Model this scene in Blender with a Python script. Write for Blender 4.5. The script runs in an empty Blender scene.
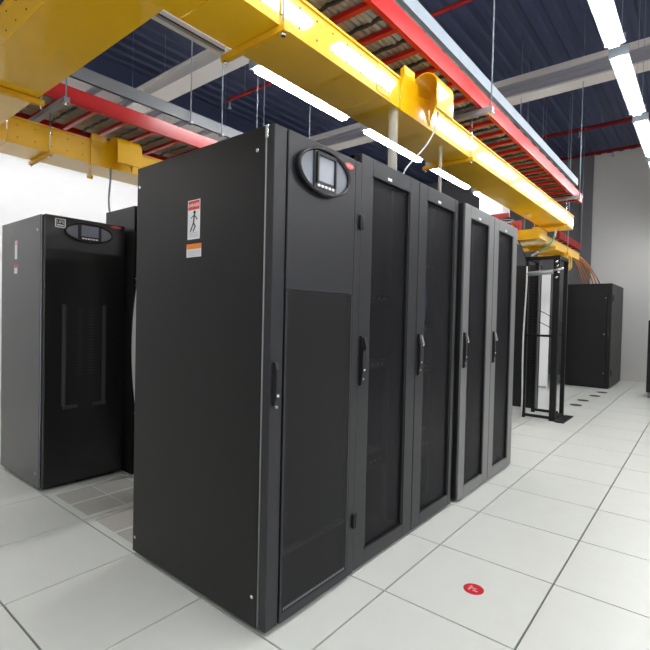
import bpy, bmesh, math, random
from mathutils import Vector, Matrix
random.seed(7)
C = bpy.context.scene.collection
PI = math.pi

# ------------------------------------------------------------------ materials
def mat(name, col, rough=.5, metal=0., coat=0., noise=0., nscale=20., emit=None, es=0., bump=0., bscale=60., spec=.5):
    m = bpy.data.materials.new(name); m.use_nodes = True
    nt = m.node_tree; b = nt.nodes['Principled BSDF']
    b.inputs['Base Color'].default_value = (*col, 1)
    b.inputs['Roughness'].default_value = rough
    b.inputs['Metallic'].default_value = metal
    b.inputs['Coat Weight'].default_value = coat
    b.inputs['Specular IOR Level'].default_value = spec
    tc = nt.nodes.new('ShaderNodeTexCoord')
    if noise:
        n = nt.nodes.new('ShaderNodeTexNoise'); n.inputs['Scale'].default_value = nscale; n.inputs['Detail'].default_value = 4
        nt.links.new(tc.outputs['Object'], n.inputs['Vector'])
        mx = nt.nodes.new('ShaderNodeMixRGB')
        mx.inputs[1].default_value = (*[c*(1-noise) for c in col], 1)
        mx.inputs[2].default_value = (*[min(1, c*(1+noise)) for c in col], 1)
        nt.links.new(n.outputs['Fac'], mx.inputs[0]); nt.links.new(mx.outputs[0], b.inputs['Base Color'])
    if bump:
        n2 = nt.nodes.new('ShaderNodeTexNoise'); n2.inputs['Scale'].default_value = bscale
        nt.links.new(tc.outputs['Object'], n2.inputs['Vector'])
        bp = nt.nodes.new('ShaderNodeBump'); bp.inputs['Strength'].default_value = bump; bp.inputs['Distance'].default_value = .002
        nt.links.new(n2.outputs['Fac'], bp.inputs['Height']); nt.links.new(bp.outputs[0], b.inputs['Normal'])
    if emit:
        b.inputs['Emission Color'].default_value = (*emit, 1); b.inputs['Emission Strength'].default_value = es
    return m

def mesh_mat(name, col, pitch, rad, rough=.4):
    """perforated sheet: staggered round holes cut in the y/z plane of the object"""
    m = mat(name, col, rough, spec=.25)
    nt = m.node_tree; b = nt.nodes['Principled BSDF']; N = nt.nodes; L = nt.links
    tc = N.new('ShaderNodeTexCoord'); sp = N.new('ShaderNodeSeparateXYZ'); L.new(tc.outputs['Object'], sp.inputs[0])
    def M(op, a, c=None, d=None):
        n = N.new('ShaderNodeMath'); n.operation = op
        for i, v in enumerate((a, c, d)):
            if v is None: continue
            if isinstance(v, (int, float)): n.inputs[i].default_value = v
            else: L.new(v, n.inputs[i])
        return n.outputs[0]
    row = M('FLOOR', M('DIVIDE', sp.outputs['Z'], pitch*.866))
    off = M('MULTIPLY', M('FLOORED_MODULO', row, 2.), .5)
    u = M('SUBTRACT', M('FLOORED_MODULO', M('ADD', M('DIVIDE', sp.outputs['Y'], pitch), off), 1.), .5)
    v = M('MULTIPLY', M('SUBTRACT', M('FLOORED_MODULO', M('DIVIDE', sp.outputs['Z'], pitch*.866), 1.), .5), .866)
    d = M('SQRT', M('ADD', M('MULTIPLY', u, u), M('MULTIPLY', v, v)))
    L.new(M('GREATER_THAN', d, rad), b.inputs['Alpha'])
    return m

BLK = mat('black_powder_coat', (.010, .010, .011), .42, bump=.25, bscale=400, spec=.28, noise=.08, nscale=3)
SIDE = mat('black_side_panel', (.012, .011, .011), .40, bump=.3, spec=.28, bscale=350, noise=.08, nscale=2)
GREYF = mat('charcoal_frame', (.018, .0187, .023), .33, spec=.45, bump=.2, bscale=400)
GREYF2 = mat('grey_door_frame', (.16, .16, .162), .36, bump=.2, bscale=400)
BLK2 = mat('deep_black', (.008, .008, .009), .5)
GLOSS = mat('glossy_black', (.012, .012, .013), .2)
MESH1 = mesh_mat('black_perforated_sheet', (.021, .021, .023), .0115, .33)
MESH2 = mesh_mat('dark_perforated_sheet', (.012, .012, .016), .006, .37)
YEL = mat('yellow_duct_plastic', (.90, .50, .002), .40, noise=.04, nscale=3, coat=.75, spec=.3)
YELD = mat('yellow_duct_deep', (.80, .42, .002), .5)
for q in (YEL,):
    q.node_tree.nodes['Principled BSDF'].inputs['Coat IOR'].default_value = 1.8; q.node_tree.nodes['Principled BSDF'].inputs['Coat Roughness'].default_value = .05
RED = mat('red_tray_paint', (.52, .014, .014), .26, noise=.08, nscale=8)
REDD = mat('dark_red_pipe', (.20, .008, .012), .8, spec=.15)
ZINC = mat('galvanised_steel', (.30, .35, .40), .5, .15, noise=.12, nscale=14)
ZINCD = mat('grey_steel', (.26, .28, .30), .5, .2, noise=.1, nscale=14)
CHR = mat('bright_steel', (.75, .77, .78), .22, .9)
TILE = mat('pale_floor_laminate', (.71, .725, .68), .33, noise=.035, nscale=9)
TILE_B = mat('floor_gap', (.10, .10, .095), .8)
PAD = mat('perforated_pad_grey', (.50, .48, .44), .6, noise=.12, nscale=60)
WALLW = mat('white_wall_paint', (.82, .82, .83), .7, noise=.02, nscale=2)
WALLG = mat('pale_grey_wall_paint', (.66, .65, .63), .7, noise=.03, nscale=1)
WALLD = mat('dark_grey_cladding', (.16, .16, .17), .6, noise=.06, nscale=2)
DECK = mat('navy_deck_steel', (.050, .064, .135), .45, noise=.15, nscale=1.5)
BEAM = mat('beam_pale_paint', (.70, .665, .64), .55, noise=.05, nscale=5)
BEAMD = mat('beam_web_grey', (.34, .34, .38), .55, noise=.05, nscale=5)
WHT = mat('white_plastic', (.85, .85, .85), .4)
LGT = mat('lit_tube', (1, 1, 1), .4, emit=(.975, .985, .985), es=44)
UNLIT = mat('unlit_tube', (.62, .70, .68), .3)
CBL = mat('grey_green_cable', (.42, .43, .37), .5, noise=.2, nscale=10)
CBLD = mat('black_cable_strap', (.03, .035, .04), .5)
CBLW = mat('pale_cable', (.62, .62, .62), .45)
CBLO = mat('orange_cable', (.62, .22, .07), .5)
CBLG = mat('green_cable', (.16, .55, .42), .45)
BLUE = mat('blue_cable', (.16, .20, 1.), .45)
DISP = mat('display_face', (.13, .145, .18), .25)
SCRN = mat('display_screen', (.17, .19, .24), .2)
ORG = mat('orange_ink', (.80, .22, .01), .5)
REDI = mat('red_ink', (.75, .05, .04), .5)
PINK = mat('red_badge', (.75, .10, .10), .3)
INK = mat('black_ink', (.02, .02, .02), .5)
GREYI = mat('grey_ink', (.5, .5, .52), .5)
LBL = mat('white_label', (.8, .8, .82), .4)
FRED = mat('floor_sticker_red', (.60, .012, .03), .35)
FPNK = mat('floor_sticker_pale', (.86, .35, .36), .35)
CONC = mat('column_white_paint', (.85, .85, .87), .7, noise=.02, nscale=2)

def clear_mat(name, col, a):
    m = mat(name, col, .35); m.node_tree.nodes['Principled BSDF'].inputs['Alpha'].default_value = a; return m
TRANS = clear_mat('translucent_pale_sleeve', (.62, .60, .52), .42)

# ------------------------------------------------------------------ mesh builder
class MB:
    def __init__(s, *mats): s.bm = bmesh.new(); s.mats = list(mats)
    def mi(s, m):
        if m not in s.mats: s.mats.append(m)
        return s.mats.index(m)
    def box(s, x0, x1, y0, y1, z0, z1, m=None, bev=0.):
        vs = [s.bm.verts.new((x, y, z)) for x in (x0, x1) for y in (y0, y1) for z in (z0, z1)]
        fs = []
        for q in ((0,1,3,2), (4,6,7,5), (0,4,5,1), (2,3,7,6), (0,2,6,4), (1,5,7,3)):
            f = s.bm.faces.new([vs[i] for i in q]); fs.append(f)
            if m: f.material_index = s.mi(m)
        if bev:
            es = list({e for f in fs for e in f.edges})
            r = bmesh.ops.bevel(s.bm, geom=es, offset=bev, segments=2, affect='EDGES', profile=.5)
            if m:
                for f in r['faces']: f.material_index = s.mi(m)
        return s
    def prism(s, pts, axis, a0, a1, m=None):
        """closed outline extruded along axis; pts are the two other coordinates in x,y,z order"""
        def P(p, a):
            l = list(p); l.insert(axis, a); return s.bm.verts.new(l)
        A = [P(p, a0) for p in pts]; B = [P(p, a1) for p in pts]; n = len(pts); fs = []
        fs.append(s.bm.faces.new(A)); fs.append(s.bm.faces.new(B[::-1]))
        for i in range(n): fs.append(s.bm.faces.new((A[i], A[(i+1) % n], B[(i+1) % n], B[i])))
        if m:
            for f in fs: f.material_index = s.mi(m)
        return s
    def tube(s, pts, r, seg=10, m=None, cap=True):
        pts = [Vector(p) for p in pts]; rings = []
        for i, p in enumerate(pts):
            t = (pts[min(i+1, len(pts)-1)] - pts[max(i-1, 0)]).normalized()
            ref = Vector((0, 0, 1)) if abs(t.z) < .9 else Vector((1, 0, 0))
            a = t.cross(ref).normalized(); b = t.cross(a)
            rings.append([s.bm.verts.new(p + a*math.cos(2*PI*k/seg)*r + b*math.sin(2*PI*k/seg)*r) for k in range(seg)])
        for A, B in zip(rings, rings[1:]):
            for k in range(seg):
                f = s.bm.faces.new((A[k], A[(k+1) % seg], B[(k+1) % seg], B[k])); f.smooth = True
                if m: f.material_index = s.mi(m)
        if cap:
            for R_ in (rings[0], rings[-1][::-1]):
                f = s.bm.faces.new(R_)
                if m: f.material_index = s.mi(m)
        return s
    def ell(s, c, ry, rz, x0, x1, seg=40, m=None, axis=0):
        """elliptic disc with thickness along an axis"""
        pts = [(c[0]+ry*math.cos(2*PI*k/seg), c[1]+rz*math.sin(2*PI*k/seg)) for k in range(seg)]
        return s.prism(pts, axis, x0, x1, m)
    def ring(s, c, ry, rz, w, x0, x1, seg=48, m=None):
        pr = [(1., x0), (1., x1), (1.-.45*w, x1+.35*(x1-x0)), (1.-w, x1), (1.-w, x0)]
        R_ = []
        for k in range(seg):
            a = 2*PI*k/seg
            R_.append([s.bm.verts.new((x, c[0]+(ry-(1-q)*ry*1.)*math.cos(a), c[1]+(rz-(1-q)*ry*1.)*math.sin(a))) for q, x in pr])
        for k in range(seg):
            A, B = R_[k], R_[(k+1) % seg]
            for i in range(len(pr)):
                f = s.bm.faces.new((A[i], A[(i+1) % len(pr)], B[(i+1) % len(pr)], B[i])); f.smooth = True
                if m: f.material_index = s.mi(m)
        return s
    def build(s, name, m, parent=None, bevel=0.):
        bmesh.ops.recalc_face_normals(s.bm, faces=s.bm.faces)
        me = bpy.data.meshes.new(name); s.bm.to_mesh(me); s.bm.free()
        o = bpy.data.objects.new(name, me); C.objects.link(o)
        if s.mats:
            for q in s.mats: me.materials.append(q)
        else: me.materials.append(m)
        if parent: o.parent = parent
        if bevel:
            b = o.modifiers.new('bevel', 'BEVEL'); b.width = bevel; b.segments = 2; b.limit_method = 'ANGLE'
        return o

def thing(name, label, cat, loc=(0, 0, 0), group=None):
    o = bpy.data.objects.new(name, None); C.objects.link(o); o.location = loc
    o['label'] = label; o['category'] = cat
    if group: o['group'] = group
    return o
def tag(o, label, cat, group=None, kind=None):
    o['label'] = label; o['category'] = cat
    if group: o['group'] = group
    if kind: o['kind'] = kind
    return o
def struct(o): o['kind'] = 'structure'; return o
def bez(p, n=14):
    p = [Vector(q) for q in p]; out = []
    for i in range(n+1):
        t = i/n; q = p[:]
        while len(q) > 1: q = [a.lerp(b, t) for a, b in zip(q, q[1:])]
        out.append(tuple(q[0]))
    return out
def text(s, body, size, m, parent, loc, rot, name='lettering', ext=.0006):
    cu = bpy.data.curves.new(name, 'FONT'); cu.body = body; cu.size = size; cu.extrude = ext
    cu.align_x = 'CENTER'; cu.align_y = 'CENTER'; cu.resolution_u = 2
    o = bpy.data.objects.new(name, cu)
    C.objects.link(o)
    dg = bpy.context.evaluated_depsgraph_get(); dg.update()
    me = bpy.data.meshes.new_from_object(o.evaluated_get(dg)); bpy.data.objects.remove(o)
    me.materials.clear(); me.materials.append(m)
    q = bpy.data.objects.new(name, me); C.objects.link(q)
    q.location = loc; q.rotation_euler = rot; q.parent = parent
    return q
RX = (PI/2, 0, PI/2)      # lettering on a face looking toward +x
RY = (PI/2, 0, 0)         # lettering on a face looking toward -y

# ------------------------------------------------------------------ room
X0, X1, Y0, Y1, ZC = -6.0, 4.2, -4.8, 10.36, 5.12
f = MB(); f.box(X0, X1, Y0, Y1, -.06, -.012, TILE_B)
g = .0044; ix = range(int(X0/.6), int(X1/.6)); jy = range(int(Y0/.6), 18)
PERF = {(-4, -1), (-3, -1)}
for i in ix:
    for j in jy:
        if (i, j) in PERF: continue
        f.box(i*.6+g, (i+1)*.6-g, j*.6+g, min((j+1)*.6, Y1)-g, -.015, 0, TILE)
struct(f.build('floor', TILE, bevel=0))
for (i, j), lb in zip(sorted(PERF), ('grey perforated floor tile in front of the left black cabinet', 'grey perforated floor tile half hidden behind the big black cabinet')):
    t = thing('perforated_floor_tile', lb, 'floor tile', (i*.6+.3, j*.6+.3, 0), 'perforated floor tiles')
    m = MB(); e = .3-g
    m.box(-e, e, -e, -.25, -.012, 0); m.box(-e, e, .25, e, -.012, 0); m.box(-e, -.25, -.25, .25, -.012, 0); m.box(.25, e, -.25, .25, -.012, 0)
    m.box(-.012, .012, -.25, .25, -.012, 0); m.box(-.25, -.012, -.004, .004, -.012, -.0005); m.box(.012, .25, -.004, .004, -.012, -.0005)
    m.build('tile_frame', TILE, t)
    for a in (-.25, .012):
        for b in (-.25, .004):
            MB().box(a, a+.238, b, b+.246, -.012, -.002).build('perforated_pad', PAD, t)

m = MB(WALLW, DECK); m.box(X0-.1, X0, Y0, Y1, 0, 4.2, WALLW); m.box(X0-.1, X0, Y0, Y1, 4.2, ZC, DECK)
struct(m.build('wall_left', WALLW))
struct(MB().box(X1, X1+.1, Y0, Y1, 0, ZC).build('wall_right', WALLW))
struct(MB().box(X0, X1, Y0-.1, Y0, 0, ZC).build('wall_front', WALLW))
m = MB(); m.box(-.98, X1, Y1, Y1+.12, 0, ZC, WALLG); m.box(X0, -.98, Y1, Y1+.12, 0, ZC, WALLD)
m.box(-1.22, -.98, Y1-.06, Y1, .0, ZC, WALLD)
struct(m.build('wall_back', WALLG))
struct(MB().box(-.98, X1, Y1-.015, Y1, 0, .13).build('baseboard_back', WALLG, bevel=.003))
# corrugated deck
c = MB(); y0, y1 = Y0, Y1; pts = []; x = X0
while x < X1:
    pts += [(x, ZC-.032), (x+.09, ZC-.032), (x+.12, ZC), (x+.19, ZC)]; x += .22
lo = pts; A = [c.bm.verts.new((p[0], y0, p[1])) for p in lo]; B = [c.bm.verts.new((p[0], y1, p[1])) for p in lo]
for i in range(len(lo)-1): c.bm.faces.new((A[i], A[i+1], B[i+1], B[i]))
c.box(X0, X1, Y0, Y1, ZC+.004, ZC+.1)
struct(c.build('ceiling', DECK))

def beam_x(name, ya, yb, z, x0, x1, lb, h=.19):
    t = thing(name, lb, 'beam', (0, ya, z)); w = yb-ya
    MB().box(x0, x1, 0, w, 0, .022).build('lower_flange', BEAM, t)
    m = MB(); m.box(x0, x1, w*.12, w*.88, .022, h)
    if ya > 3: m.box(x0, x1, w*.04, w*.12, .06, .085); m.box(x0, x1, w*.04, w*.12, .125, .15)
    m.build('beam_web', BEAMD if ya > 3 else BEAM, t)
    MB().box(x0, x1, -.01, w, h, h+(.07 if ya > 3 else .02)).build('upper_flange', BEAM, t)
    return t
beam_x('ceiling_beam', 1.50, 1.77, 4.2, X0, X1, 'pale ceiling beam seen in the dark gap left of the yellow duct', .16)
beam_x('ceiling_beam', 4.42, 4.66, 4.2, X0, X1, 'pale grooved ceiling beam crossing behind the right light row')
t = thing('roof_girder', 'beige roof girder seen through the left silver ladder tray', 'girder', (-5.72, 0, 4.2))
MB().box(0, .24, Y0, Y1, 0, .03).build('lower_flange', WHT, t); MB().box(.02, .2, Y0, Y1, .03, .34).build('girder_web', BEAM, t)
t = thing('roof_girder', 'beige roof girder above the right red tray', 'girder', (-1.24, 0, 4.22))
MB().box(0, .12, Y0, 4.40, 0, .03).build('lower_flange', BEAM, t); MB().box(.02, .1, Y0, 4.40, .03, .10).build('girder_web', BEAM, t)
for xx, zz, x0, x1, y, lb in ((0, 4.6, -4.75, X1, 2.82, 'thin red sprinkler pipe below the dark ceiling by the left beam'),
                      (0, 5.0, -3.0, X1, 9.9, 'dark red pipe along the top of the back wall'),
                      (0, 4.75, -3.2, X1, 7.6, 'faint red sprinkler pipe in front of the back wall pipe')):
    t = thing('sprinkler_pipe', lb, 'pipe', (0, y, zz))
    MB().tube([(x0, 0, 0), (x1, 0, 0)], .025 if y < 5 else .035, 12).build('pipe', REDD if y > 5 else RED, t)
    xs = x0+.05
    while xs < x1:
        MB().tube([(xs, 0, -.12), (xs, 0, .02)], .012).tube([(xs, 0, -.13), (xs, 0, -.12)], .03).build('sprinkler_head', ZINC, t)
        MB().tube([(xs+.35, 0, 0), (xs+.35, 0, ZC-.03-zz)], .006, 6).build('pipe_hanger', ZINCD, t); xs += 2.4
# pillar and panels at the back
struct(MB().box(-1.63, -1.26, 5.2, 5.5, 0, 4.42, bev=.01).build('trim_1', CONC))

# ------------------------------------------------------------------ lights
def fixture(x, y, L, lit, lb, gr):
    t = thing('light_fixture', lb, 'light', (x, y, 3.335), gr)
    m = MB(); m.prism([(-.065, .0), (.065, .0), (.045, .06), (-.045, .06)], 1, 0, L); m.build('housing', ZINCD if lit else ZINC, t)
    if lit:
        MB().prism([(-.040, 0), (-.032, -.035), (.032, -.035), (.040, 0)], 1, .02, L-.02).build('lit_tube_cover', LGT, t)
    else:
        MB().box(-.07, -.025, 0, L, -.03, -.0).build('reflector_lip', UNLIT, t); MB().box(.025, .07, 0, L, -.03, 0).build('reflector_lip', WHT, t)
        MB().box(-.025, .025, .0, L, -.006, 0).build('dark_slot', BLK2, t)
    for e in (-.012, L): MB().box(-.068, .068, e, e+.012, -.01, .062).build('end_cap', ZINC, t)
    for e in (.1, L-.1): MB().tube([(0, e, .06), (0, e, ZC-.03-3.335)], .0022, 6).build('suspension_wire', ZINC, t)
    return t
LR = 1.24
for y, lb in ((-3.65, 'lit strip light of the right row, farthest behind the view'), (-2.15, 'lit strip light of the right row behind the view'), (-.65, 'lit strip light of the right row just above the view'),
              (.87, 'lit strip light at the top edge, nearest of the right row'), (2.31, 'lit strip light crossing the pale grooved beam, second of the right row'), (3.79, 'lit strip light at the right edge, third of the right row'), (5.29, 'lit strip light of the right row beyond the right edge of view'), (8.29, 'farthest lit strip light of the right row near the back wall'), (6.79, 'far lit strip light of the right row beyond the right edge of view')):
    fixture(.56, y, LR, True, lb, 'right light row')
fixture(-1.80, -.80, LR, False, 'unlit strip light beside the yellow duct, with white lips', 'left light row')
for y, lb in ((.74, 'long lit strip light above the big black cabinet'), (2.35, 'lit strip light above the second door of the rack row'), (3.91, 'lit strip light above the third door of the rack row'), (5.47, 'short lit strip light just left of the white pillar')):
    fixture(-1.80, y, LR, True, lb, 'left light row')
for k in range(4): fixture(-4.7, -2.9+1.5*k, LR, True, 'added strip light, hidden from view, brightening the left wall', 'added wall side light row')  # row added out of sight to brighten the left wall
for k in range(5): fixture(2.9, -3.2+1.5*k, LR, True, 'added strip light of an unseen outer right row, brightening the room', 'added outer light row')  # extra row added outside the view to lift the room light

# ------------------------------------------------------------------ yellow ducts
def u_duct(m, x0, x1, y0, y1, z, h, axis='y', wt=.006):
    """open topped trough"""
    m.box(x0, x1, y0, y1, z, z+wt)
    if axis == 'y':
        m.box(x0, x0+wt, y0, y1, z+wt, z+h); m.box(x1-wt, x1, y0, y1, z+wt, z+h)
        m.box(x0-.008, x0, y0, y1, z+h-.012, z+h); m.box(x1, x1+.008, y0, y1, z+h-.012, z+h)
    else:
        m.box(x0, x1, y0, y0+wt, z+wt, z+h); m.box(x0, x1, y1-wt, y1, z+wt, z+h)
        m.box(x0, x1, y0-.008, y0, z+h-.012, z+h); m.box(x0, x1, y1, y1+.008, z+h-.012, z+h)
def rivets(m, xs, axis, face, zs, sgn=1, r=.0042):
    for a in xs:
        for z in zs:
            if axis == 'y': m.tube([(face, a, z), (face+sgn*.003, a, z)], r, 8, INK)
            else: m.tube([(a, face, z), (a, face+sgn*.003, z)], r, 8, INK)
H = .175
t = thing('cable_duct', 'long yellow cable duct running above the rack row', 'cable duct', (-.41, 0, 2.495))
for a, b in ((-1.17, -.788), (-.784, .287), (.291, 2.368), (2.372, 4.95)):
    m = MB(YEL, INK); u_duct(m, -.15, .15, a, b, 0, H)
    if b == 4.95: m.box(-.15, .15, 4.944, 4.95, .006, H)
    if a == -.784: rivets(m, [-.62+.115*k for k in range(7)], 'y', .15, (.045, .13))
    if a == 2.372: rivets(m, [2.9+.6*k for k in range(4)], 'y', .15, (.07,))
    m.build('duct_section', YEL, t)
for yy in (-.786, .289, 2.37):
    m = MB(YEL, INK); m.box(.150, .1535, yy-.07, yy+.07, .012, H-.014)
    rivets(m, (yy-.05, yy-.02, yy+.02, yy+.05), 'y', .1535, (.045, .12))
    m.build('joint_plate', YEL, t)
t = thing('cable_duct', 'wide yellow cable duct crossing the top left corner', 'cable duct', (0, -1.015, 2.495))
for a, b in ((-1.89, -.5605), (-2.789, -1.894)):
    m = MB(YEL, INK); u_duct(m, a, b, -.155, .155, 0, H, 'x')
    if a == -1.89: rivets(m, [-1.8+.12*k for k in range(9)], 'x', -.155, (.045, .13), -1)
    m.build('duct_section', YEL, t)
t = thing('cable_duct', 'yellow cable duct above the left black cabinet', 'cable duct', (-2.95, 0, 2.495))
for a, b in ((-1.17, -.73), (-.726, 1.35), (1.354, 4.2)):
    m = MB(YEL, INK); u_duct(m, -.165, .16, a, b, 0, H+.02)
    if a == -.726: rivets(m, [-.66+.115*k for k in range(7)], 'y', .16, (.05, .14))
    m.build('duct_section', YEL, t)
t = thing('cable_duct', 'lower yellow cable duct turning beyond the end of the rack row', 'cable duct', (0, 0, 2.28))
m = MB(); u_duct(m, -1.6, -.74, 4.1, 4.4, 0, .12, 'x'); m.build('duct_section', YEL, t)
m = MB(); m.box(-.736, -.44, 4.1, 4.4, 0, .006); m.box(-.736, -.44, 4.1, 4.106, .006, .12); m.box(-.446, -.44, 4.106, 4.4, .006, .12)
m.build('elbow', YEL, t)
m = MB(); u_duct(m, -.80, -.5, 4.404, 6.62, 0, .11); m.box(-.80, -.5, 6.614, 6.62, .006, .11); m.build('duct_section', YEL, t)
MB().box(-.86, -.44, 4.85, 4.9, -.045, -.001).build('strut', YELD, t)
MB().box(-.86, -.44, 5.6, 5.64, -.045, -.001).build('strut', YELD, t)
for yy in (4.875, 5.62):
    for xx in ((-.85,) if yy < 5 else (-.85, -.46)): MB().tube([(xx, yy, -.045), (xx, yy, ZC-.03-2.28)], .005, 8).build('hanger_rod', ZINC, t)

def waterfall(x, y, z, w, lb):
    """hood clipped over a duct side wall that lets cables drop"""
    t = thing('cable_exit', lb, 'cable exit', (x, y, z))
    prof = []
    n = 12
    for k in range(n+1):
        a = PI*(1-k/n*.98); prof.append((.075+.085*math.cos(a), .175+.075*math.sin(a)))
    prof = [(-.012, .05)] + [(p[0], p[1]) for p in prof] + [(.162, .03)]
    th = .006
    inn = [(p[0]-(.0 if i == 0 else th*(1 if i > n/2 else -1)), p[1]-th*.6) for i, p in enumerate(prof)]
    m = MB(); m.prism(prof+inn[::-1], 1, .05, w); m.build('curved_hood', YEL, t)
    MB().box(.002, .011, -.10, .10, -.0, .235).build('clip_plate', YEL, t)
    m = MB(); pts = [(.002, 0.02), (.002, .2), (.045, .25), (.075, .258), (.12, .235), (.155, .18), (.162, .03), (.11, .06), (.08, .16), (.05, .16)]
    m.prism([(p[0], p[1]) for p in pts], 1, w-.006, w); m.build('cheek', YEL, t)
    m = MB(); m.prism([(.011, .14), (.011, .235), (.028, .25), (.03, .20)], 1, -.10, .02); m.build('flared_lip', YEL, t)
    return t
waterfall(-.26, .56, 2.485, .27, 'yellow curved cable exit hood on the duct above the rack row')
waterfall(-2.79, -.04, 2.485, .26, 'yellow curved cable exit hood on the left duct beside the big cabinet')
waterfall(-.90, 4.0, 2.26, .12, 'small yellow cable exit at the low far duct')

def duct_strut(x0, x1, y, z, lb, mt):
    t = thing('strut', lb, 'strut', (x0, y, z))
    m = MB(); m.box(0, x1-x0, -.015, .015, -.028, 0, bev=.002); m.build('channel', mt, t)
    for xx in (.02, x1-x0-.02):
        MB().tube([(xx, 0, -.042), (xx, 0, -.028)], .012, 6).tube([(xx, 0, 0), (xx, 0, 2.79-z-.002)], .005, 8).build('threaded_rod', CHR, t)
    return t
duct_strut(-.64, -.23, -.5, 2.493, 'yellow strut under the duct beside the unlit strip light', YELD)
duct_strut(-.64, -.23, 1.49, 2.493, 'yellow strut under the duct above the third rack door', YELD)
duct_strut(-.64, -.23, 4.5, 2.493, 'yellow strut under the far end of the long duct', YELD)
duct_strut(-3.16, -2.75, -.45, 2.493, 'yellow strut under the left duct above the left cabinet', YELD)
t = thing('strut', 'yellow strut under the duct crossing the top left corner', 'strut', (-1.85, -1.015, 2.493))
MB().box(-.015, .015, -.2, .19, -.03, 0, bev=.002).build('channel', YELD, t)
for yy in (-.18, .175): MB().tube([(0, yy, -.05), (0, yy, ZC-.03-2.493)], .005, 8).build('threaded_rod', CHR, t)

# ------------------------------------------------------------------ cable trays and hangers
def ladder(name, lb, x0, x1, y0, y1, z, hh, m_, pitch, ph, rw, mr=None):
    t = thing(name, lb, 'cable tray', (x0, y0, z)); w = x1-x0; L = y1-y0; mr = mr or m_
    for a, s in ((0, 1), (w, -1)):
        m = MB(); p = [(a, 0), (a+s*.03, 0), (a+s*.03, .008), (a+s*.006, .008), (a+s*.006, hh-.008), (a+s*.022, hh-.008), (a+s*.022, hh), (a, hh)]
        m.prism(p, 1, 0, L); m.build('side_rail', m_, t)
    y = ph
    while y < L:
        MB().box(.006, w-.006, y, y+rw, .003, .030, bev=.002).build('rung', mr, t); y += pitch
    return t
RUNG = mat('pale_blue_rung_zinc', (.72, .78, .88), .3)
RXa, RXb = -.78, -.165
ladder('cable_tray', 'red ladder cable tray beside the long yellow duct', RXa, RXb, -1.3, 4.95, 2.83, .11, RED, .25, .08, .035)
ladder('cable_tray', 'silver ladder cable tray above the right red tray', RXa-.02, RXb-.035, -1.3, 4.85, 3.035, .085, ZINC, .272, .11, .045, RUNG)
LXa, LXb = -3.2, -2.56
ladder('cable_tray', 'dark red ladder cable tray above the left cabinet', LXa, LXb, -1.3, 4.2, 2.83, .12, RED, .25, .09, .035)
ladder('cable_tray', 'silver ladder cable tray above the left red tray', LXa, LXb, -1.3, 4.4, 3.03, .10, mat('dull_grey_zinc', (.15, .16, .17), .5, .2), .265, .06, .045, RUNG)
def bundle(x0, x1, y0, y1, z, n, r, lb):
    t = thing('cable_bundle', lb, 'cables', (x0, y0, z))
    m = MB(); w = x1-x0
    for k in range(n):
        xx = (k+.5)*w/n; a = random.uniform(0, 6)
        m.tube([(xx+.004*math.sin(a+i*1.3), (y1-y0)*i/24, r+.004*math.sin(a*2+i)) for i in range(25)], r, 8)
    o = m.build('grey_cables', CBL, t); o['kind'] = 'stuff'
    y = .20
    while y < y1-y0:
        s_ = MB(); s_.tube([(w*i/12, y+.010*math.sin(i*2.1), -.004-.004*math.sin(i*1.7)) for i in range(13)], .011, 6)
        s_.build('strap', CBLD, t); y += .25
bundle(RXa+.035, RXb-.035, -1.25, 4.9, 2.865, 15, .018, 'grey green cables lying in the right red tray')
bundle(LXa+.035, LXb-.035, -1.25, 4.1, 2.865, 15, .018, 'grey green cables lying in the left red tray')

def trapeze(x0, x1, y, lb):
    t = thing('tray_hanger', lb, 'hanger', (x0, y, 2.79)); w = x1-x0
    m = MB(); m.box(-.03, w+.03, -.02, .02, .0, .038); m.build('strut_channel', ZINC, t)
    for xx in (-.015, w+.015):
        MB().tube([(xx, 0, -.03), (xx, 0, ZC-.03-2.79)], .0055, 8).build('threaded_rod', ZINC, t)
        m = MB(); m.box(xx-.02, xx+.02, -.022, .022, -.006, 0); m.tube([(xx, 0, -.022), (xx, 0, -.005)], .014, 6); m.build('nut', CHR, t)
    return t
trapeze(-.82, -.125, 1.49, 'steel hanger under the red tray with a long rod by the third rack')
trapeze(-.82, -.125, 4.5, 'steel hanger at the far end of the right trays')
trapeze(-.82, -.125, -.55, 'steel hanger holding the right trays near the top edge')
trapeze(-3.24, -2.5, -.45, 'steel hanger crossing under the left red tray')
trapeze(-3.24, -2.5, 2.2, 'steel hanger of the left trays behind the big cabinet')
for y, lb in ((.63, 'thin threaded rod left of the pale beam'), (.98, 'thin threaded rod just left of the big cabinet corner'), (1.43, 'thin threaded rod above the front corner of the big cabinet')):
    t = thing('threaded_rod', lb, 'rod', (-2.53, y, 3.0)); MB().tube([(0, 0, 0), (0, 0, ZC-.03-3.0)], .0055, 8).build('rod', ZINC, t)
    MB().box(-.03, .02, -.015, .015, .0, .02).build('clip', ZINC, t)

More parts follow.
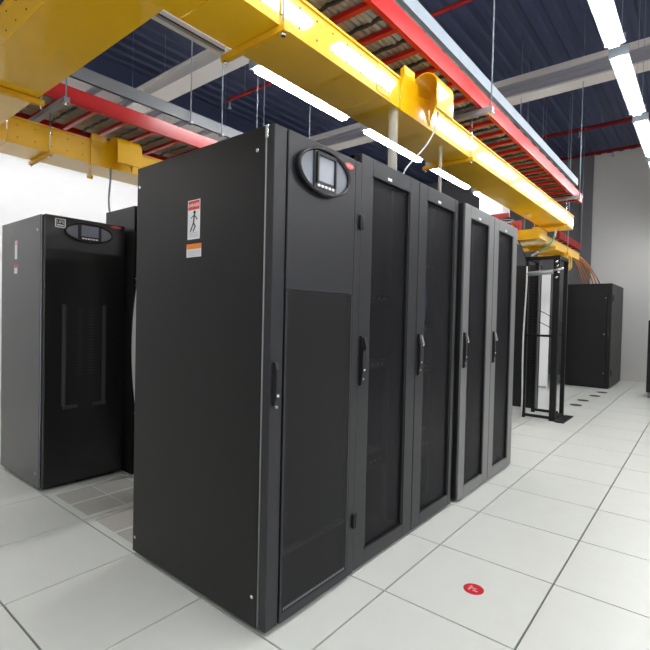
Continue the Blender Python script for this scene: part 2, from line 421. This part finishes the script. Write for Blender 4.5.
# ------------------------------------------------------------------ racks
def hinge(parent, y, z, x):
    m = MB(); m.box(x, x+.014, y-.015, y+.015, z-.035, z+.035, bev=.003); m.tube([(x+.012, y, z-.03), (x+.012, y, z+.03)], .006, 8)
    return m.build('hinge', BLK2, parent)
def handle(parent, y, z, x, bright=True, tone=None, hw=.014, hs=1.):
    m = MB(); m.prism([(x, z-.125*hs), (x+.014, z-.12*hs), (x+.022, z-.05), (x+.022, z+.06), (x+.012, z+.125*hs), (x, z+.125*hs)], 1, y-hw, y+hw, BLK2)
    o = m.build('handle', BLK2, parent)
    if bright:
        MB().prism([(x+.014, z+.05), (x+.034, z+.055), (x+.037, z+.065), (x+.022, z+.118), (x+.014, z+.115)], 1, y-hw*.6, y+hw*.6).build('lever_tip', tone or CHR, o)
    MB().tube([(x+.018, y, z-.045), (x+.025, y, z-.045)], .006, 12).build('key_lock', CHR, o)
    MB().tube([(x+.012, y, z-.09), (x+.019, y, z-.09)], .006, 12).build('screw', ZINC, o)
    return o

def rack(y0, front, lb, fm, depth=1.0, w=.6, hgt=2.1, tip=None, rm=.105):
    """front plane faces +x; origin at floor, front-left corner"""
    t = thing('server_rack', lb, 'server rack', (front, y0, 0), 'tall black server racks in the main row')
    e = .003
    m = MB(); m.box(-depth, -.05, e, e+.02, .03, hgt); m.box(-depth, -.05, w-e-.02, w-e, .03, hgt)
    m.box(-depth, -.05, e, w-e, hgt-.025, hgt); m.box(-depth, -.05, e, w-e, .03, .06); m.box(-depth, -depth+.02, e, w-e, .03, hgt)
    m.build('cabinet_body', BLK, t)
    MB().box(-depth+.03, -.08, .03, w-.03, 0, .03).build('plinth', BLK2, t)
    d = MB(); a, b = .105, w-rm
    z0, z1 = .095, hgt-.09
    d.box(-.016, 0, e, a, .02, hgt-.002); d.box(-.016, 0, b, w-e, .02, hgt-.002)
    d.box(-.016, 0, a, b, .02, z0); d.box(-.016, 0, a, b, z1, hgt-.002)
    dr = d.build('door', fm, t, bevel=.003)
    m = MB()
    for q in ((e, a, .02, hgt-.002), (b, w-e, .02, hgt-.002), (a, b, .02, z0), (a, b, z1, hgt-.002)): m.box(-.046, -.0165, *q)
    m.build('door_pan', BLK2, dr)
    MB().box(-.022, -.018, a, b, z0, z1).build('perforated_panel', MESH2, dr)
    m = MB(); 
    for q in ((a, a+.012, z0, z1), (b-.012, b, z0, z1)): m.box(-.017, -.006, *q)
    m.build('panel_edge', BLK2, dr)
    handle(dr, .035, 1.075, 0, True, tip)
    MB().box(0, .003, .245, .285, z1+.012, z1+.027, bev=.001).build('badge', WHT, dr)
    m = MB()
    for yy in (.06, w-.06-.03): m.box(-.16, -.14, yy, yy+.03, .08, hgt-.05)
    m.build('mounting_rail', GREYF, t)
    return t
def rack_gear(front, y0, zs, gr, lbs):
    for (z, hh, mt), lb in zip(zs, lbs):
        s = thing('server_unit', lb, 'server', (front-.13, y0+.09, z), gr)
        MB().box(-.6, 0, 0, .42, 0, hh, bev=.003).build('chassis', mt, s)
        m = MB()
        for k in range(7): m.tube([(0, .05+k*.05, hh*.5), (.004, .05+k*.05, hh*.5)], .006, 8)
        m.build('port_row', ZINCD, s)
ra = rack(0, -.190, 'black rack directly beside the cabinet with the oval display', GREYF, tip=GREYF)
rb = rack(.6, -.190, 'black rack with blue cables behind its mesh door', GREYF, w=.56, rm=.05)
rc = rack(1.228, -.170, 'black grey-edged rack, left of the protruding pair', GREYF2, w=.571)
rd = rack(1.802, -.170, 'last black rack at the far end of the row', GREYF2, w=.571)
sg = 'servers behind the mesh doors'
rack_gear(-.190, 0, ((.42, .09, BLK), (1.0, .045, GREYF), (1.38, .045, GREYF)), sg, ('server lowest behind the first mesh door', 'thin server in the middle of the first mesh door', 'thin server high behind the first mesh door'))
rack_gear(-.190, .6, ((.35, .18, BLK), (.92, .045, GREYF), (1.2, .045, GREYF), (1.62, .045, GREYF)), sg, ('large server low behind the second mesh door', 'thin server at handle height behind the second mesh door', 'thin server just below the blue cables', 'thin server above the blue cables'))
rack_gear(-.18, 1.228, ((.5, .18, BLK), (1.1, .18, BLK)), sg, ('server low behind the third mesh door', 'server in the middle of the third mesh door'))
rack_gear(-.18, 1.808, ((.5, .18, BLK), (1.1, .18, BLK)), sg, ('server low behind the last mesh door', 'server in the middle of the last mesh door'))
t = thing('cable_bundle', 'blue cables behind the mesh door of the second rack', 'cables', (-.225, .725, 1.27))
m = MB()
for k in range(7): m.tube([(-.02+.005*(k % 2), .012*k, 0), (-.012, .012*k+.006, .12), (-.02, .012*k, .26)], .008, 8)
m.build('blue_cables', BLUE, t)
for y, lb in ((.165, 'grey cable bundle down the inside of the first mesh door'), (.77, 'thin grey cable bundle down the inside of the second mesh door')):
    t = thing('cable_bundle', lb, 'cables', (-.30, y, .08)); m = MB()
    for k in range(4): m.tube([(.01*math.sin(i*.7+k), .012*k+.006*math.sin(i+k), i*.1) for i in range(19)], .006, 6)
    m.build('grey_cables', ZINCD, t)

# cooling cabinet in front
HC = 2.045
t = thing('cooling_cabinet', 'big black cabinet in front, with an oval grey display', 'cabinet', (-.182, -.607, 0))
W = .602
m = MB(); m.box(-1.015, -.055, .022, W-.004, .03, HC-.004); m.build('cabinet_body', BLK, t)
MB().box(-.95, -.08, .04, W-.03, 0, .03).build('plinth', BLK2, t)
sp = MB().box(-1.015, -.050, 0, .02, .022, HC, bev=.003).build('side_panel', SIDE, t)
m = MB()
for xx, zz in ((-.99, HC-.10), (-.09, HC-.09), (-.99, .10), (-.075, .145)): m.tube([(xx, -.003, zz), (xx, .001, zz)], .008, 12)
m.build('panel_screw', CHR, sp)
MB().tube([(-.046, .005, .03), (-.046, .005, HC-.01)], .003, 8).build('edge_gasket', mat('gasket_grey', (.30, .30, .30), .4), t)
MB().box(-.06, -.036, .002, .022, HC-.05, HC+.004, bev=.002).build('corner_clip', CHR, t)
MB().box(-.042, 0, .004, .075, .022, HC, bev=.004).build('corner_post', GREYF, t)
d = MB(); z0, z1 = .065, 1.40; a, b = .085, W-.075
Yd = .081; zt = HC
d.box(-.042, .004, Yd, W-.06, z1, zt, bev=.004); d.box(-.042, .004, W-.06-.012, W-.06, .025, z1); d.box(-.042, .004, Yd, Yd+.012, .025, z1)
d.box(-.042, .004, Yd+.012, W-.072, .025, z0)
dr = d.build('door', GREYF, t)
MB().box(0.0, .0025, Yd+.012, W-.072, z0, z1).build('perforated_panel', MESH1, dr)
MB().box(-.030, -.028, Yd+.012, W-.072, z0, z1).build('backing_sheet', BLK2, dr)
MB().box(-.027, -.002, Yd+.02, W-.08, .30, .312).build('filter_rail', GREYF2, dr)
m = MB()
for k in range(38): m.box(.0026, .0045, Yd+.022+k*.0112, Yd+.027+k*.0112, .072, .082)
m.build('rim_glint_row', ZINCD, dr)  # highlights on the lowest hole rims, put in as grey bars
MB().box(-.042, .001, W-.055, W-.003, .022, HC, bev=.004).build('hinge_post', GREYF, t)
dx = .004
cy, cz = -.315+.607, 1.918
dp = MB().ell((cy, cz), .166, .092, dx, dx+.016).build('display', DISP, dr)
MB().ring((cy, cz), .176, .101, .075, dx, dx+.024).build('display_rim', GLOSS, dp)
MB().box(dx+.016, dx+.023, cy-.078, cy+.078, cz-.086, cz+.083, bev=.002).build('screen_bezel', GREYF, dp)
MB().box(dx+.0231, dx+.025, cy-.055, cy+.055, cz-.045, cz+.062).build('screen', SCRN, dp)
m = MB()
for k in range(5): m.ell((cy-.048+k*.024, cz-.065), .009, .006, dx+.0231, dx+.027, 12)
m.build('button_row', WHT, dp)
m = MB()
m.box(dx+.0231, dx+.032, cy-.066, cy+.066, cz+.062, cz+.072); m.box(dx+.0231, dx+.032, cy+.056, cy+.066, cz-.055, cz+.062); m.box(dx+.0231, dx+.032, cy-.066, cy-.056, cz-.055, cz+.062)
m.build('screen_hood', BLK2, dp)
bd = MB().ell((W-.115, 2.000), .033, .0135, dx, dx+.006, 28).build('red_badge', PINK, dr)
MB().box(dx+.006, dx+.0068, W-.135, W-.095, 1.997, 2.003).build('badge_mark', FPNK, bd)
handle(t, .028, 1.02, 0, False, None, .008, .7)
MB().box(.0, .014, .022, .036, 1.085, 1.10).build('latch', ZINC, t)
hinge(dr, W-.005, 1.755, .0015); hinge(dr, W-.005, .285, .0015)
# warning labels on the side panel
def label_y(x0, x1, z0, z1, y, parent, nm): return MB().box(x0, x1, y-.0012, y, z0, z1).build(nm, LBL, parent)
lx0, lx1 = -.741+.182, -.637+.182
wl = label_y(lx0, lx0+.093, 1.635, 1.815, 0, sp, 'warning_label')
MB().box(lx0+.004, lx0+.089, -.0018, -.0012, 1.770, 1.811).build('red_header', REDI, wl)
text(None, 'DANGER', .021, LBL, wl, (lx0+.0465, -.0022, 1.790), RY)
m = MB(); cxm = lx0+.048
def stick(p, q, r): m.tube([(cxm+p[0], -.0016, 1.705+p[1]), (cxm+q[0], -.0016, 1.705+q[1])], r, 6)
m.tube([(cxm+.005, -.0030, 1.757), (cxm+.005, -.0012, 1.757)], .008, 12)
stick((.004, .045), (-.002, .002), .0035); stick((.004, .040), (-.022, .028), .002); stick((.004, .040), (.026, .018), .0025)
stick((-.002, .004), (.012, -.012), .003); stick((-.002, .004), (-.016, -.018), .003); stick((-.016, -.018), (-.026, -.034), .003); stick((.012, -.012), (-.004, -.034), .003)
m.build('pictogram', INK, wl)
m = MB()
for k in range(3): m.box(lx0+.012, lx0+.08, -.0018, -.0012, 1.646+k*.009, 1.649+k*.009)
m.build('small_print', GREYI, wl)
ol = label_y(lx0-.006, lx0+.105, 1.553, 1.620-.006, 0, sp, 'orange_label')
MB().box(lx0-.006, lx0+.105, -.0018, -.0012, 1.590, 1.614).build('orange_header', ORG, ol)
m = MB()
for k in range(4): m.box(lx0+.0, lx0+.098, -.0018, -.0012, 1.559+k*.007, 1.561+k*.007)
m.build('small_print', GREYI, ol)

# left cabinet
HL = 1.965
t = thing('power_cabinet', 'glossy black cabinet at the left edge with a wide oval display', 'cabinet', (-2.45, -.605, 0))
m = MB(); m.box(-.84, -.052, .02, .598, .03, HL-.003); m.build('cabinet_body', BLK, t)
MB().box(-.80, -.08, .04, .57, 0, .03).build('plinth', BLK2, t)
SIDE2 = mat('satin_side_panel', (.075, .07, .072), .32, bump=.2, bscale=300, noise=.06, nscale=2)
sp2 = MB().box(-.84, -.05, 0, .018, .02, HL, bev=.003).build('side_panel', SIDE2, t)
MB().tube([(-.043, .006, .03), (-.043, .006, HL-.006)], .0045, 8).build('edge_gasket', ZINC, t)
GB = mat('glossy_door_black', (.010, .010, .011), .3)
dr = MB(); dr.box(-.038, 0, .012, .59, .03, HL, bev=.005); dr = dr.build('door', GB, t)
m = MB()
for yy in (.142, .432): m.box(0, .004, yy-.014, yy+.014, .60, 1.335)
for a in (.14, .35): m.box(0, .006, a, a+.10, .575, .60)
m.build('vent_bar', mat('dark_grey_trim', (.05, .05, .052), .4), dr)
m = MB()
for k in range(22):
    for yy in (.235, .315): m.box(0, .003, yy, yy+.04, .82+k*.023, .826+k*.023)
m.build('vent_slot_column', mat('slot_grey', (.035, .035, .037), .5), dr)
cy, cz = .31, 1.868
dp = MB().ell((cy, cz), .165, .063, 0, .014).build('display', mat('dark_display_face', (.10, .105, .14), .3), dr)
MB().ring((cy, cz), .176, .072, .07, 0, .02).build('display_rim', GLOSS, dp)
MB().box(.014, .021, cy-.085, cy+.085, cz-.062, cz+.062, bev=.002).build('screen_bezel', BLK, dp)
MB().box(.0211, .023, cy-.062, cy+.062, cz-.028, cz+.052).build('screen', mat('dark_screen', (.13, .14, .20), .25), dp)
m = MB()
for k in range(6): m.ell((cy-.05+k*.02, cz-.044), .008, .005, .0211, .025, 12)
m.build('button_row', WHT, dp)
bd = MB().box(0, .003, .075, .145, 1.882, 1.945).build('badge', LBL, dr)
MB().box(.003, .0036, .082, .138, 1.888, 1.939).build('badge_field', INK, bd)
text(None, 'UPS', .030, LBL, bd, (.0038, .110, 1.920), RX)
MB().box(.0036, .0042, .088, .132, 1.895, 1.903).build('badge_line', LBL, bd)
bd = MB().ell((.515, 1.946), .045, .011, 0, .005, 28).build('red_badge', PINK, dr)
MB().box(.005, .0056, .485, .545, 1.944, 1.948).build('badge_mark', FPNK, bd)
m = MB()
for zz in (1.6, 1.57, 1.54, 1.25, 1.2, 1.14, .95, .9, .87, .66, .62, .34, .2): m.tube([(-.02, .597, zz), (-.012, .597, zz)], .007, 8)
m.build('hinge_screw_row', CHR, t)
wl = label_y(-.545, -.495, 1.675, 1.815, 0, sp2, 'warning_label')
MB().box(-.543, -.497, -.0018, -.0012, 1.783, 1.812).build('red_header', FPNK, wl)
ol = label_y(-.555, -.492, 1.565, 1.635, 0, sp2, 'orange_label')
MB().box(-.555, -.492, -.0018, -.0012, 1.61, 1.635).build('orange_header', REDI, ol)
m = MB(); m.tube([(-.10, -.003, 1.86), (-.10, .001, 1.86)], .007, 8); m.tube([(-.10, -.003, .12), (-.10, .001, .12)], .007, 8); m.build('panel_screw', CHR, sp2)

# rack behind the left cabinet with its door ajar
t = thing('server_rack', 'taller black rack just behind the left cabinet, door ajar', 'server rack', (-2.36, .015, 0))
MB().box(-.47, 0, 0, .58, 0, 2.125, bev=.003).build('cabinet_body', SIDE, t)
MB().box(.035, .075, 0, .58, .03, 2.125, bev=.003).build('door', BLK, t)
MB().box(0, .035, .55, .575, 1.0, 1.1).build('hinge', BLK2, t); MB().box(0, .035, .01, .03, .3, .33).build('latch', CHR, t)
m = MB()
for zz in (1.55, 1.5, 1.43, 1.13, 1.05, .99, .8, .72, .66, .5): m.tube([(.036, .004, zz), (.036, -.004, zz)], .008, 8)
m.build('screw_row', CHR, t)
t = thing('cable', 'thin grey cable dropping from the left duct to the tall rack', 'cable', (-2.79, .03, 2.12))
MB().tube(bez([(0, 0, 0), (-.07, .0, .14), (.03, 0, .25), (.0, 0, .41)]), .008, 8).build('cable_run', ZINCD, t)
t = thing('cable_clip', 'small yellow clip hanging under the left duct', 'clip', (-2.99, -.05, 2.44))
MB().tube([(0, -.02, 0), (0, .02, 0)], .018, 10).build('clip_body', YEL, t); MB().tube([(0, 0, 0), (0, 0, .055)], .004, 6).build('stem', YEL, t)
# bowed pale sheet in the aisle gap
t = thing('bowed_sheet', 'pale bowed sheet glimpsed between the left rack and big cabinet', 'sheet', (-2.0, -.08, 0))
m = MB(); n = 24; A = [(-.205+.30*((i/n*1.9-1.04)**2), i/n*1.9) for i in range(n+1)]
m.prism([(a, z) for a, z in A]+[(.25, 1.9), (.25, 0)], 1, 0, .008); m.build('sheet', mat('pale_sheet', (.6, .6, .6), .5), t)

# ------------------------------------------------------------------ drops onto the racks
def sleeve(x, y, r, lb):
    t = thing('cable_sleeve', lb, 'cable sleeve', (x, y, 2.1))
    m = MB(); m.tube([(0, 0, 0), (0, 0, .395)], r, 16, cap=False); m.build('sleeve_wall', TRANS, t)
    MB().tube([(0, 0, 0), (0, 0, .012)], r+.006, 16).build('collar', ZINCD, t)
sleeve(-.296, .46, .027, 'wide translucent sleeve from the duct down to the first racks')
sleeve(-.33, 1.15, .011, 'narrow translucent sleeve from the duct to the gap before the protruding racks')
t = thing('cable', 'thin pale cable hanging from the yellow exit hood to the rack top', 'cable', (-.20, .70, 2.1))
MB().tube(bez([(-.04, -.22, 0), (-.03, -.20, .12), (.04, .02, .2), (.05, .03, .44)]), .005, 8).build('cable_run', CBLW, t)

# ------------------------------------------------------------------ far end of the row
t = thing('server_rack', 'narrow black rack side just beyond the end of the row', 'server rack', (-.83, 4.0, 0))
MB().box(-.8, 0, 0, .46, 0, 2.08, bev=.004).build('cabinet_body', BLK, t); MB().box(.001, .02, .01, .45, .04, 2.06).build('door', BLK, t)
t = thing('open_frame_rack', 'open black frame rack standing on the floor past the row', 'rack', (-.75, 4.62, 0))
def post(x, y, w, d, parent):
    m = MB(); m.box(x, x+w, y, y+.006, 0, 2.13); m.box(x, x+.006, y+.006, y+d, 0, 2.13); m.box(x+w-.006, x+w, y+.006, y+d, 0, 2.13)
    return m.build('post', BLK, parent)
post(0, 0, .045, .04, t); post(.345, 0, .075, .05, t); post(0, .46, .045, .04, t); post(.365, .46, .05, .04, t)
MB().box(.045, .345, 0, .03, .02, .055).build('cross_bar', BLK, t); MB().box(.045, .345, .46, .49, .02, .055).build('cross_bar', BLK, t)
MB().box(.045, .345, 0, .03, 1.08, 1.11).build('cross_bar', BLK, t); MB().box(.045, .345, 0, .03, 2.08, 2.125).build('cross_bar', BLK, t)
MB().box(.345, .41, .05, .46, 0, .04).build('side_rail', BLK, t); MB().box(.345, .41, .05, .46, 2.09, 2.13).build('side_rail', BLK, t)
MB().box(-.0, .045, .04, .46, 2.09, 2.13).build('side_rail', BLK, t)
MB().box(.425, .53, -.04, .52, 0, .012).build('base_plate', BLK, t)
m = MB(); m.tube([(.03, -.03, 1.90), (.35, -.03, 1.92)], .03, 10); m.build('cable_manager', ZINCD, t)
m = MB()
for zz in (1.86, 1.93, 2.0, 2.06): m.tube([(.40, -.012, zz), (.40+.02*math.sin(zz*30), -.04, zz-.02)], .014, 8)
m.tube([(.33, -.02, 1.93), (.47, -.03, 1.96)], .016, 8); m.build('connector_cluster', CHR, t)
t = thing('server_rack', 'black slotted rack behind the open frame rack', 'server rack', (-.80, 5.35, 0))
MB().box(-.4, .045, 0, .10, 0, 2.1, bev=.004).build('cabinet_body', BLK2, t)
m = MB()
for k in range(42): m.box(-.15, .02, -.006, 0, .1+k*.046, .115+k*.046)
m.build('slot_column', BLK, t)
MB().box(.03, .05, -.02, .0, .02, 2.08).build('edge_strip', GREYF2, t)
t = thing('cable', 'long pale cable hanging down the left post of the open frame', 'cable', (-.735, 4.57, 0))
MB().tube(bez([(0, 0, .01), (.03, 0, .5), (-.05, 0, 1.0), (.035, 0, 1.5), (.02, 0, 2.0)], 20), .011, 8).build('cable_run', CBLW, t)
t = thing('cable', 'thin dark cable from the small yellow exit down to the frame', 'cable', (-.722, 4.45, 2.0))
MB().tube(bez([(0, .10, 0), (.02, .06, .15), (.0, -.33, .3), (.0, -.33, .34)]), .006, 8).build('cable_run', CBLD, t)
for k, (z, lb) in enumerate(((1.28, 'upper thin black cable slanting behind the open frame'), (1.12, 'lower thin black cable slanting behind the open frame'))):
    t = thing('cable', lb, 'cable', (-.72, 5.2, z)); MB().tube(bez([(0, 0, .15), (.12, 0, .12), (.3, 0, -.03), (.36, 0, -.05)]), .006, 6).build('cable_run', CBLD, t)
t = thing('cable', 'green and white cable looping from the duct end to the frame', 'cable', (-.75, 4.7, 2.13))
m = MB(); p = bez([(.34, .0, .40), (.36, 0, .10), (.15, .0, .10), (.05, 0, .02)], 16)
m.tube(p[:4], .013, 8, WHT); m.tube(p[3:13], .013, 8, CBLG); m.tube(p[12:], .013, 8, WHT); m.build('cable_run', CBLG, t)
# orange cables from low duct to the far cabinet
for k in range(6):
    t = thing('cable', ['bright orange cable', 'orange cable'][k % 2] + ' among those fanning from the low duct to the far cabinet', 'cable', (-.62, 6.5, 2.3), 'orange cables above the far cabinet')
    t['label'] = 'orange cable in the fan running from the low duct to the far cabinet'
    MB().tube(bez([(-.06+k*.03, 0, .06-.015*(k % 2)), (.0+k*.02, .5, .10), (-.12+k*.05, 1.4, .0-.05*(k % 3)), (-.18+k*.06, 2.1, -.285)]), .011, 8).build('cable_run', CBLO, t)
t = thing('cable_bundle', 'yellow patch cables hanging below the end of the low duct', 'cables', (-.45, 5.5, 2.0)); m = MB()
for k in range(5): m.tube(bez([(-.06+k*.02, .1, .30), (-.02+k*.03, .0, .05), (.02*k, -.0, -.02), (.05-.02*k, .03, .12-.02*k)]), .006, 8)
m.build('yellow_cables', YEL, t)
t = thing('cable_bundle', 'dark tangled cables at the end of the rack row top', 'cables', (-.72, 3.55, 2.42)); m = MB()
for k in range(6): m.tube(bez([(-.14, -.05+k*.02, .02*k-.06), (-.05, .05, .10-.03*k), (.05, -.06, -.08+.03*k), (.12, .04, .01)]), .012, 8, CBLD if k % 3 else CBLW)
m.build('tangled_cables', CBLD, t)
t = thing('cable_tray', 'short red tray end behind the tangled cables', 'cable tray', (-.86, 3.6, 2.40))
MB().box(0, .2, 0, .03, 0, .12).build('side_rail', RED, t); MB().box(0, .2, .5, .53, 0, .12).build('side_rail', RED, t); MB().box(0, .03, .03, .5, 0, .03).build('rung', RED, t)
t = thing('cable_tray', 'dark red tray end behind the low yellow duct', 'cable tray', (-1.15, 6.9, 2.50))
for a in (0, .55): MB().box(a, a+.03, -1.3, .2, 0, .11).build('side_rail', REDD, t)
for k in range(5): MB().box(.03, .55, -1.2+k*.3, -1.165+k*.3, .01, .03).build('rung', REDD, t)
for a in (-.012, .60):
    for yy in (-1.0, .1): MB().tube([(a-.003, yy, 0), (a-.003, yy, ZC-.03-2.50)], .004, 8).build('hanger_rod', ZINCD, t)

# back cabinet
t = thing('wall_cabinet', 'wide black cabinet against the far grey wall', 'cabinet', (-1.1, 8.5, 0))
MB().box(0, .82, .03, 1.5, .03, 2.03, bev=.006).build('cabinet_body', BLK, t); MB().box(.03, .79, .06, 1.45, 0, .03).build('plinth', BLK2, t)
dr = MB().box(.005, .745, 0, .028, .035, 2.025, bev=.005).build('door', BLK, t)
MB().box(.749, .82, 0, .03, .03, 2.03, bev=.004).build('corner_post', BLK, t)
m = MB(); m.tube([(.71, -.005, 1.05), (.71, .001, 1.05)], .016, 12); m.build('lock', CHR, dr)
m = MB(); m.box(.76, .80, -.025, 0, 1.0, 1.14, bev=.004); m.build('handle', BLK2, t)
for zz in (1.75, .3): MB().tube([(.72, -.004, zz), (.72, .001, zz)], .012, 10).build('screw', ZINC, dr)
for zz in (1.75, .3): MB().box(.815, .835, .12, .16, zz-.06, zz+.06).build('hinge', BLK2, t)
# white panel between
t = thing('upright_panel', 'white upright panel glimpsed through the open frame rack', 'panel', (-1.85, 7.75, 0))
MB().box(0, .65, 0, .04, 0, 2.2, bev=.003).build('panel_board', WALLW, t); MB().box(.02, .63, -.06, .1, 0, .03).build('foot', ZINCD, t)
# right edge cabinet
t = thing('rolling_cabinet', 'low black cabinet on casters at the right edge', 'cabinet', (.36, 7.85, 0))
MB().box(0, .6, 0, .6, .10, 1.335, bev=.004).build('cabinet_body', BLK, t); MB().box(.01, .59, -.015, 0, .12, 1.32).build('door', BLK, t)
for a in (.04, .54):
    for b in (.05, .54):
        m = MB(); m.tube([(a-.015, b, .04), (a+.015, b, .04)], .04, 16, ZINCD); m.box(a-.02, a+.02, b-.02, b+.02, .07, .10, ZINCD); m.build('caster', ZINCD, t)
# floor grommets and sticker
for y, x, lb in ((6.16, -.39, 'dark oval floor opening nearest the open frame'), (6.72, -.395, 'dark oval floor opening, second toward the black cabinet'), (7.40, -.335, 'dark oval floor opening close to the far cabinet front'), (7.95, -.31, 'dark oval floor opening at the foot of the far cabinet')):
    t = thing('floor_grommet', lb, 'grommet', (x, y, 0), 'round floor openings')
    MB().ell((0, 0), .085, .085, 0, .004, 28, axis=2).build('cover', BLK2, t)
t = thing('floor_sticker', 'round red floor sticker with a pale mark', 'sticker', (.317, .296, .0))
MB().ell((0, 0), .0475, .0475, 0, .0008, 36, axis=2).build('disc', FRED, t)
m = MB()
m.box(-.022, -.012, -.02, .022, .0008, .0014); m.box(-.012, .012, .0, .010, .0008, .0014); m.box(.0, .024, -.018, -.006, .0008, .0014)
m.build('mark', FPNK, t)

# ------------------------------------------------------------------ camera
yaw, pit, rol = .683382, .0209166, .0222920
F = Vector((-math.sin(yaw)*math.cos(pit), math.cos(yaw)*math.cos(pit), -math.sin(pit)))
R = Vector((math.cos(yaw), math.sin(yaw), 0)); U = R.cross(F)
R2 = R*math.cos(rol)+U*math.sin(rol); U2 = -R*math.sin(rol)+U*math.cos(rol)
cam = bpy.data.cameras.new('camera'); co = bpy.data.objects.new('camera', cam); C.objects.link(co)
M = Matrix((R2, U2, -F)).transposed().to_4x4(); M.translation = Vector((1.15017, -1.9019, 1.29931))
co.matrix_world = M; cam.sensor_width = 36; cam.lens = 36*469.894/650; cam.clip_start = .05; cam.clip_end = 100
bpy.context.scene.camera = co
w = bpy.data.worlds.new('world'); bpy.context.scene.world = w; w.use_nodes = True
w.node_tree.nodes['Background'].inputs[0].default_value = (.8, .85, 1, 1); w.node_tree.nodes['Background'].inputs[1].default_value = .2
vs = bpy.context.scene.view_settings; vs.view_transform = 'Standard'; vs.look = 'None'; vs.gamma = 1; vs.use_curve_mapping = False
vs.exposure = 0.28
